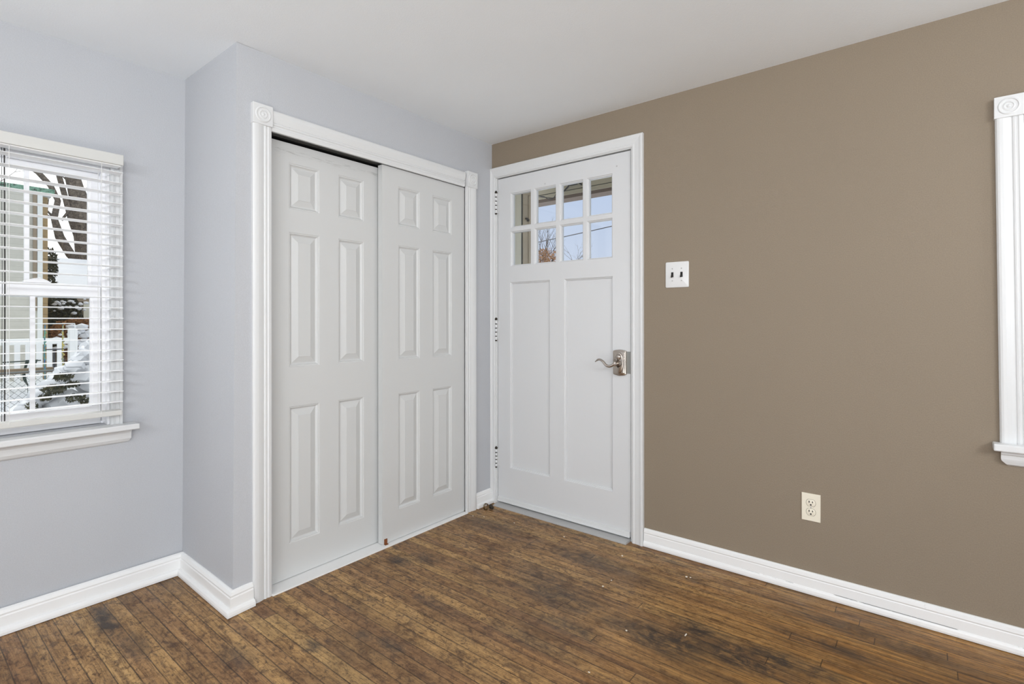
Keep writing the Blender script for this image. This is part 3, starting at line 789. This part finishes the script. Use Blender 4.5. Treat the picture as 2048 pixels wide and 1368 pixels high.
def leaf_cloud(mb, c, R, n, size, rnd):
    bm = mb.bm
    for _ in range(n):
        while True:
            d = Vector((rnd.uniform(-1, 1), rnd.uniform(-1, 1), rnd.uniform(-1, 1)))
            if 0.2 < d.length < 1: break
        p = Vector(c) + Vector((d.x*R[0], d.y*R[1], d.z*R[2]))
        a = Vector((rnd.gauss(0, 1), rnd.gauss(0, 1), rnd.gauss(0, 1))).normalized()*size*rnd.uniform(.6, 1.4)
        b_ = a.orthogonal().normalized()*size*rnd.uniform(.25, .5)
        bm.faces.new([bm.verts.new(q) for q in (p-a, p+b_, p+a, p-b_)])
    return mb
def branch(mb, p, d, L, r, depth, rnd, spread=.55, up=.15, split=(2, 3), taper=.62, shorten=.72):
    pts = [Vector(p)]; rad = [r]; dd = Vector(d).normalized()
    for k in range(4):
        dd = (dd + Vector((rnd.gauss(0, .10), rnd.gauss(0, .10), rnd.gauss(0, .07)+up*.12))).normalized()
        pts.append(pts[-1] + dd*L/4); rad.append(r*(1-(1-taper)*(k+1)/4))
    mb.tube(pts, rad, 6 if depth > 1 else 4, cap=True)
    if depth <= 0: return
    for _ in range(rnd.randint(*split)):
        nd = (dd + Vector((rnd.gauss(0, spread), rnd.gauss(0, spread), rnd.gauss(0, spread*.6)+up))).normalized()
        branch(mb, pts[rnd.choice((3, 4, 4, 2))], nd, L*shorten*rnd.uniform(.8, 1.15), r*taper*.85, depth-1, rnd, spread, up, split, taper, shorten)

# ------------------------------------------------------------ ground
def ground(name, x0, x1, y0, y1, nx, ny, f, mat, label):
    mb = MB(); bm = mb.bm
    g = [[bm.verts.new((x0+(x1-x0)*i/nx, y0+(y1-y0)*j/ny, f(x0+(x1-x0)*i/nx, y0+(y1-y0)*j/ny))) for j in range(ny+1)] for i in range(nx+1)]
    for i in range(nx):
        for j in range(ny): bm.faces.new((g[i][j], g[i+1][j], g[i+1][j+1], g[i][j+1]))
    return tag(link(name, mb, mat, smooth=True), label, 'ground', None, 'structure')
def gz(x, y):
    n = noise.noise(Vector((x*.9, y*.9, 0)))*.05
    if x > -1.2: return -0.45+n
    k = min(1, (-1.2-x)/2.0); return -0.45 + 1.02*k*k*(3-2*k) + n
ground('snow_ground', -40, -0.70, -25, 25, 90, 90, gz, M_SNOW, 'snow covered yard outside the left window')
ground('street_ground', -40, 30, 0.3, 60, 40, 40, lambda x, y: -0.62 if y > .3 else -.62, M_SNOW, 'snowy front yard beyond the front door')

# ------------------------------------------------------------ neighbour's house
nh = empty('neighbour_house', (-4.56, -3.5, .3), 'beige sided neighbouring house with green gutter, seen through the left blind', 'house')
mb = MB(); mb.box(-8.5, -4.52, -9.0, -1.462, 0.2, 2.37); link('siding_wall', mb, M_SIDING, nh)
mb = MB(); mb.box(-4.56, -4.50, -1.462, -1.424, 0.2, 2.37); link('corner_board', mb, M_BOARD, nh)
mb = MB(); mb.box(-4.515, -4.498, -1.492, -1.466, 1.25, 2.37); link('downpipe', mb, M_BRBOARD, nh)
mb = MB(); mb.box(-8.5, -4.62, -1.462, -1.367, 0.2, 2.37); link('side_wall', mb, M_TANW, nh)
mb = MB(); GP = [(0, 0), (.02, -.045), (.07, -.055), (.11, -.045), (.12, .0), (.11, .002), (.10, -.035), (.07, -.044), (.03, -.035), (.012, 0)]
mb.rings([[(-4.62+a, y, 2.435+z) for a, z in GP] for y in (-9.0, -1.335)]); link('gutter', mb, M_GUTTER, nh)
mb = MB(); mb.hexa([(-8.6, -9, 2.37), (-4.60, -9, 2.37), (-4.60, -1.345, 2.37), (-8.6, -1.345, 2.37), (-8.6, -9, 2.40), (-4.60, -9, 2.385), (-4.60, -1.345, 2.385), (-8.6, -1.345, 2.40)])
link('roof_edge', mb, M_SNOW, nh)
# snow roofed porch beyond it
pr = empty('snowy_porch_roof', (-6.2, -.6, .5), 'low snow covered roof on brown posts beyond the beige house', 'porch')
mb = MB(); mb.hexa([(-7.2, -1.36, 1.60), (-6.0, -1.36, 1.46), (-6.0, 2.4, 1.46), (-7.2, 2.4, 1.60), (-7.2, -1.36, 2.02), (-6.0, -1.36, 1.53), (-6.0, 2.4, 1.53), (-7.2, 2.4, 2.02)])
link('snow_slab', mb, M_SNOW, pr)
mb = MB(); mb.box(-6.10, -6.02, -1.36, 2.4, 1.39, 1.465); link('beam', mb, M_BRBOARD, pr)
mb = MB(); mb.box(-6.09, -6.01, -.80, -.74, .4, 1.39); link('post', mb, M_SAGE, pr)
mb = MB(); mb.box(-7.2, -7.12, -1.36, 2.4, .4, 1.6); link('back_wall', mb, M_BRBOARD, pr)

# ------------------------------------------------------------ big bare tree behind
r_ = random.Random(5)
mb = MB()
mb.tube([(-7.6, -.30, .3), (-7.6, -.34, 1.6), (-7.6, -.38, 2.15), (-7.6, -.46, 2.70), (-7.6, -.56, 3.10), (-7.6, -.64, 3.45), (-7.6, -.72, 4.4), (-7.6, -.60, 6.4)], [.24, .20, .19, .145, .10, .085, .07, .04], 14)
mb.tube([(-7.6, -.50, 2.30), (-7.6, -.60, 2.62), (-7.6, -.68, 2.95), (-7.6, -.76, 3.30), (-7.6, -.86, 3.8), (-7.6, -.95, 4.8)], [.06, .05, .036, .034, .034, .02], 10)
mb.tube([(-7.6, -.42, 1.95), (-7.6, -.62, 2.12), (-7.6, -.74, 2.36), (-7.6, -.80, 2.62), (-7.6, -.76, 2.88), (-7.6, -.84, 3.08), (-7.6, -1.02, 3.30), (-7.6, -1.22, 3.7), (-7.6, -1.4, 4.6)], [.10, .06, .055, .040, .036, .036, .036, .034, .02], 10)
mb.tube([(-7.6, -.40, 2.5), (-7.6, -.28, 2.9), (-7.6, -.22, 3.6)], [.12, .09, .05], 8)
mb.tube([(-7.6, -.80, 2.62), (-7.6, -.88, 2.72), (-7.6, -.86, 2.95)], [.02, .014, .010], 6)
for q, d in (((-7.6, -.95, 3.2), (0, -.5, .4)), ((-7.6, -.80, 2.6), (.1, -.8, .5)), ((-7.6, -.62, 3.0), (0, .8, .6)), ((-7.6, -.95, 3.2), (.2, -.3, .9)), ((-7.6, -.72, 2.6), (.1, .3, .5))):
    branch(mb, q, d, .55, .018, 3, r_, .6, .05)
tr = link('bare_tree', mb, M_BARK, smooth=True, origin=(-7.6, -.47, .3))
tag(tr, 'thick leaning bare tree trunks behind the snow roof, through the left blind', 'tree')

# evergreen with snow, and brown hedge
ev = empty('snowy_evergreen', (-5.70, -1.08, .45), 'dark evergreen bush dabbed with snow under the porch beam', 'bush')
mb = MB(); leaf_cloud(mb, (-5.70, -1.06, 1.15), (.20, .19, .34), 2600, .028, r_); leaf_cloud(mb, (-5.70, -1.17, 1.75), (.14, .07, .26), 500, .026, r_); link('foliage', mb, M_EVER, ev)
mb = MB(); mb.tube([(-5.7, -1.08, .3), (-5.7, -1.07, 1.3)], [.04, .02], 7); link('stem', mb, M_TWIG, ev)
mb = MB()
for k in range(34): mb.ico((-5.50+r_.uniform(-.05, .05), -1.18+.30*r_.random()**1.0, 1.36+r_.gauss(0, .045)-.12*abs(k/34-.3)), r_.uniform(.010, .026), 1, (1, 1.2, .7), .3, 2, k)
tag(link('snow_caps', mb, M_SNOW, ev), kind='stuff')
hg_ = empty('brown_hedge', (-5.05, -1.1, .45), 'brown leaved hedge holding lumps of snow behind the swing', 'hedge')
mb = MB(); leaf_cloud(mb, (-5.1, -1.02, 1.03), (.12, .26, .15), 2600, .022, r_); leaf_cloud(mb, (-5.1, -.95, .80), (.12, .22, .16), 2000, .022, r_); link('foliage', mb, M_BROWNLEAF, hg_)
mb = MB()
for k in range(26): mb.ico((-4.93, -1.26+.36*r_.random(), r_.choice((1.08, 1.0, .95, .90))+r_.gauss(0, .02)), r_.uniform(.015, .045), 1, (1, 1.5, .8), .3, 2, k)
tag(link('snow_caps', mb, M_SNOW, hg_), kind='stuff')

# ------------------------------------------------------------ picket fence, rail, chain link
pf = empty('picket_fence', (-3.6, -2.2, .45), 'white picket fence in front of the beige house', 'fence')
mb = MB(); mb.box(-3.63, -3.60, -4.5, -1.375, .955, 1.005, .004); mb.box(-3.63, -3.60, -4.5, -1.375, .62, .66, .004); link('rail', mb, M_FENCE, pf)
p0 = None; k = 0; y = -1.40
mb = MB(); mb.box(-3.655, -3.575, -1.40, -1.345, .40, 1.085, .006); link('post', mb, M_FENCE, pf)
y = -1.462
while y > -2.4:
    mb = MB(); mb.prism([(-.0175, .45), (.0175, .45), (.0175, .965), (0, .975), (-.0175, .965)], (-3.60, y, 0), (0, 1, 0), (0, 0, 1), (1, 0, 0), .014)
    link('picket', mb, M_FENCE, pf); y -= .066
ra = MB(); ra.box(-3.30, -3.26, -4.0, -1.55, .745, .785, .004)
tag(link('wooden_rail', ra, M_RAILW, origin=(-3.28, -2.5, .6)), 'weathered brown rail in front of the white pickets', 'rail')
cl_ = empty('chain_link_fence', (-2.7, -2.4, .3), 'grey chain link fence in the snow below the brown rail', 'fence')
mb = MB()
sp = .040; yA, yB, zA, zB = -2.75, -1.62, .38, .80
n = int((yB-yA)/sp)
for i in range(n):
    for sgn in (1, -1):
        pts = []; m = int((zB-zA)/(sp/2))
        for j in range(m+1): pts.append((-2.70+.003*sgn, yA+sp*i+sp/2*(j % 2)*sgn + sp*.25, zA+(zB-zA)*j/m))
        mb.tube(pts, .0016, 3, cap=False)
link('wire_mesh', mb, M_WIRE, cl_)
mb = MB(); mb.tube([(-2.70, yA, zB), (-2.70, yB, zB)], .007, 6); link('top_rail', mb, M_WIRE, cl_)

# ------------------------------------------------------------ swing and garden ornament
sg = empty('rope_swing', (-3.2, -1.566, .6), 'toy swing on blue and yellow ropes hanging before the fence', 'swing')
for y, m, nm in ((-1.6205, M_ROPEB, 'blue green knotted rope'), (-1.5128, M_ROPEY, 'yellow knotted rope')):
    mb = MB(); mb.tube([(-3.2, y, .70), (-3.2, y-.004, .9), (-3.2, y, 1.12)], .0045, 6)
    for k in range(9): mb.ico((-3.2+r_.uniform(-.004, .004), y+r_.uniform(-.004, .004), .78+.035*k), .009, 1, (1, 1, 1.2), .3, 2, k)
    tag(link('rope', mb, m, sg), nm)
mb = MB(); mb.box(-3.206, -3.194, -1.618, -1.508, .924, .932); mb.box(-3.205, -3.195, -1.571, -1.562, .70, .928)
link('bar', mb, M_DARKBAR, sg)
mb = MB(); mb.tube([(-3.2, -1.70, 1.13), (-3.2, -1.44, 1.13)], .004, 6); mb.tube([(-3.2, -1.72, .45), (-3.2, -1.70, 1.13)], .003, 6); mb.tube([(-3.2, -1.42, .45), (-3.2, -1.44, 1.13)], .003, 6)
link('swing_frame', mb, M_FENCE, sg)
sp_ = MB()
for y0, y1 in ((-1.715, -1.69), (-1.668, -1.645)):
    sp_.rings([[(-3.35+dx, yy+w_, zz) for dx, w_ in ((-.004, -.010*s_), (.004, -.010*s_), (.004, .010*s_), (-.004, .010*s_))] for yy, zz, s_ in ((y0+.018, .845, 1.3), (y0+.006, .80, .8), (y0-.006, .74, .9), (y0, .69, 1.0), (y0+.016, .645, .3))])
sp_.tube([(-3.35, -1.84, .835), (-3.35, -1.62, .838)], .005, 5); sp_.tube([(-3.35, -1.695, .45), (-3.35, -1.695, .66)], .005, 5); sp_.tube([(-3.35, -1.650, .63), (-3.35, -1.695, .60)], .005, 5)
tag(link('garden_spinner', sp_, M_DKGREEN, origin=(-3.35, -1.695, .45)), 'dark green bladed garden ornament between fence and brown rail', 'garden ornament')

# ------------------------------------------------------------ snow laden shrub just outside
sh = empty('snow_laden_shrub', (-2.0, -1.7, -.2), 'snow laden evergreen shrub right outside the left window', 'shrub')
ridge = [(-2.1, -1.500, 1.10), (-2.1, -1.582, .960), (-2.1, -1.656, .885), (-2.1, -1.729, .812), (-2.1, -1.800, .742), (-2.1, -1.869, .650), (-2.1, -1.935, .570), (-2.1, -2.02, .50)]
mb = MB()
for i in range(len(ridge)-1):
    a, b_ = Vector(ridge[i]), Vector(ridge[i+1])
    for k in range(4):
        p = a.lerp(b_, k/4); mb.ico((p.x+r_.uniform(-.03, .03), p.y, p.z-.02), r_.uniform(.045, .06), 2, (1.3, 1.1, .85), .35, 2.5, i*4+k)
for c, r in (((-2.12, -1.60, .80), .085), ((-2.12, -1.70, .62), .10), ((-2.1, -1.58, .63), .085), ((-2.15, -1.82, .55), .10), ((-2.1, -1.92, .45), .10), ((-2.05, -1.75, .50), .12), ((-2.05, -1.58, .50), .12), ((-2.1, -1.56, .74), .07), ((-2.0, -1.88, .36), .14), ((-2.0, -1.65, .33), .18), ((-2.1, -2.05, .38), .12)):
    mb.ico(c, r, 3, (1.1, 1.2, .9), .45, 2.8, r*91)
link('snow', mb, M_SNOW, sh, smooth=True)
mb = MB()
for c, R, n in (((-1.93, -1.745, .812), (.05, .050, .028), 260), ((-1.92, -1.79, .745), (.06, .060, .030), 360), ((-1.92, -1.705, .765), (.05, .040, .020), 140), ((-1.92, -1.83, .70), (.04, .035, .022), 110),
                ((-1.90, -1.700, .682), (.05, .040, .026), 120), ((-1.90, -1.65, .665), (.05, .025, .030), 120), ((-1.90, -1.68, .60), (.06, .10, .020), 110), ((-1.90, -1.89, .655), (.04, .030, .035), 80), ((-1.90, -1.91, .60), (.04, .07, .02), 60)):
    leaf_cloud(mb, c, R, n, .011, r_)
link('foliage', mb, M_EVER, sh)
mb = MB(); branch(mb, (-2.1, -1.75, -.45), (0, .05, 1), .45, .03, 3, r_, .5, .3); link('stem', mb, M_TWIG, sh)

# ------------------------------------------------------------ front porch beyond the door
pc = empty('front_porch', (0.3, .7, -.1), 'sage and taupe porch boards and beam outside the door panes', 'porch')
mb = MB(); mb.box(-.22, -.13, .30, .476, -.1, 2.50); link('sage_board', mb, M_SAGE, pc)
mb = MB(); mb.box(-.22, -.135, .476, .497, -.1, 2.50); link('dark_joint', mb, M_GROOVE, pc)
mb = MB(); mb.box(-.22, -.130, .497, .66, -.1, 2.50); mb.box(-.13, -.124, .560, .566, -.1, 2.08); mb.box(-.13, -.124, .560, .62, 2.07, 2.076); link('taupe_board', mb, M_TAUPE, pc)
mb = MB(); mb.box(-.13, -.112, .522, .540, 1.893, 1.906, .003); mb.box(-.127, -.108, .536, .548, 1.880, 1.897, .003); tag(link('latch', mb, M_RUBBER, pc), 'small dark latch')
mb = MB(); mb.box(-.4, 3.0, .80, .92, 2.134, 2.22); link('upper_beam', mb, M_SAGE, pc)
mb = MB(); mb.box(-.4, 3.0, .806, .92, 2.128, 2.134); mb.box(-.4, 3.0, .806, .92, 2.22, 2.226); link('dark_joint', mb, M_GROOVE, pc)
mb = MB(); mb.box(-.4, 3.0, .80, .92, 2.100, 2.128); link('lower_beam', mb, M_SAGE, pc)
mb = MB(); mb.box(-.4, 3.0, .812, .93, 2.076, 2.100); link('fascia', mb, M_TAUPE2, pc)
mb = MB(); mb.box(-.4, 3.0, .13, .95, 2.40, 2.45); mb.box(-.4, 3.0, .80, .92, 2.226, 2.42); link('soffit', mb, M_TAUPE, pc)
mb = MB(); mb.tube([(-.21, .792, 2.133), (-.17, .785, 2.118), (-.141, .78, 2.110), (-.11, .78, 2.090), (-.071, .775, 2.078), (-.045, .78, 2.092), (-.039, .785, 2.110), (0, .79, 2.12)], .003, 5)
mb.tube([(-.20, .79, 2.120), (-.12, .78, 2.100), (-.06, .785, 2.088), (.02, .79, 2.115)], .0022, 5); tag(link('cable', mb, M_DARKBAR, pc), 'thin dark tangled wires')
mb = MB(); mb.tube([(.03, .79, 2.125), (.07, .785, 2.150), (.09, .78, 2.168), (.13, .78, 2.162), (.16, .785, 2.175), (.19, .79, 2.150)], .006, 5); mb.box(.085, .15, .77, .80, 2.160, 2.176, .003)
link('clip', mb, M_DARKBAR, pc)
mb = MB(); mb.tube([(-14+i*1.0, 10.0, 2.98+.0042*(i-7)**2+.0703*i-.02) for i in range(0, 26)], .014, 5)
tag(link('power_line', mb, M_DARKBAR, origin=(0, 10, 3.5)), 'dark overhead wire crossing the sky behind the door panes', 'wire')
mb = MB(); mb.tube([(-14+i*2.0, 12.0, 2.78+.012*i) for i in range(0, 14)], .006, 4)
tag(link('power_line', mb, M_WIRE, origin=(0, 12, 3)), 'faint lower overhead wire behind the lower right door pane', 'wire')
r2_ = random.Random(21)
bt = empty('brown_leaf_tree', (-10.1, 15, -.6), 'tree keeping brown leaves behind the second lower door pane', 'tree')
mb = MB(); mb.tube([(-10.1, 15, -.6), (-10.1, 15, 2.2), (-10.05, 15, 3.2)], [.16, .12, .08], 8)
for d in ((-.4, 0, 1), (.3, 0, 1), (0, .2, 1), (.5, .1, .8), (-.1, 0, 1)): branch(mb, (-10.1, 15, 2.9), d, .95, .030, 4, r2_, .38, .25, (2, 3), .6, .70)
link('branches', mb, M_TWIG, bt)
mb = MB(); leaf_cloud(mb, (-9.95, 14.9, 3.35), (.75, .5, .75), 1500, .05, r2_); leaf_cloud(mb, (-10.2, 14.9, 3.1), (.7, .5, 1.0), 900, .05, r2_); link('leaves', mb, M_BROWNLEAF, bt)
for (x, y, z, label) in ((-11.1, 19, 3.6, 'small bare tree low behind the third lower door pane'),):
    mb = MB(); mb.tube([(x, y, -.6), (x, y, z)], [.10, .05], 7)
    for d in ((-.5, 0, 1), (.5, 0, 1), (0, .2, 1)): branch(mb, (x, y, z-.1), d, .62, .017, 4, r2_, .5, .15, (2, 3), .6, .72)
    tag(link('winter_tree', mb, M_TWIG, origin=(x, y, -.6)), label, 'tree')
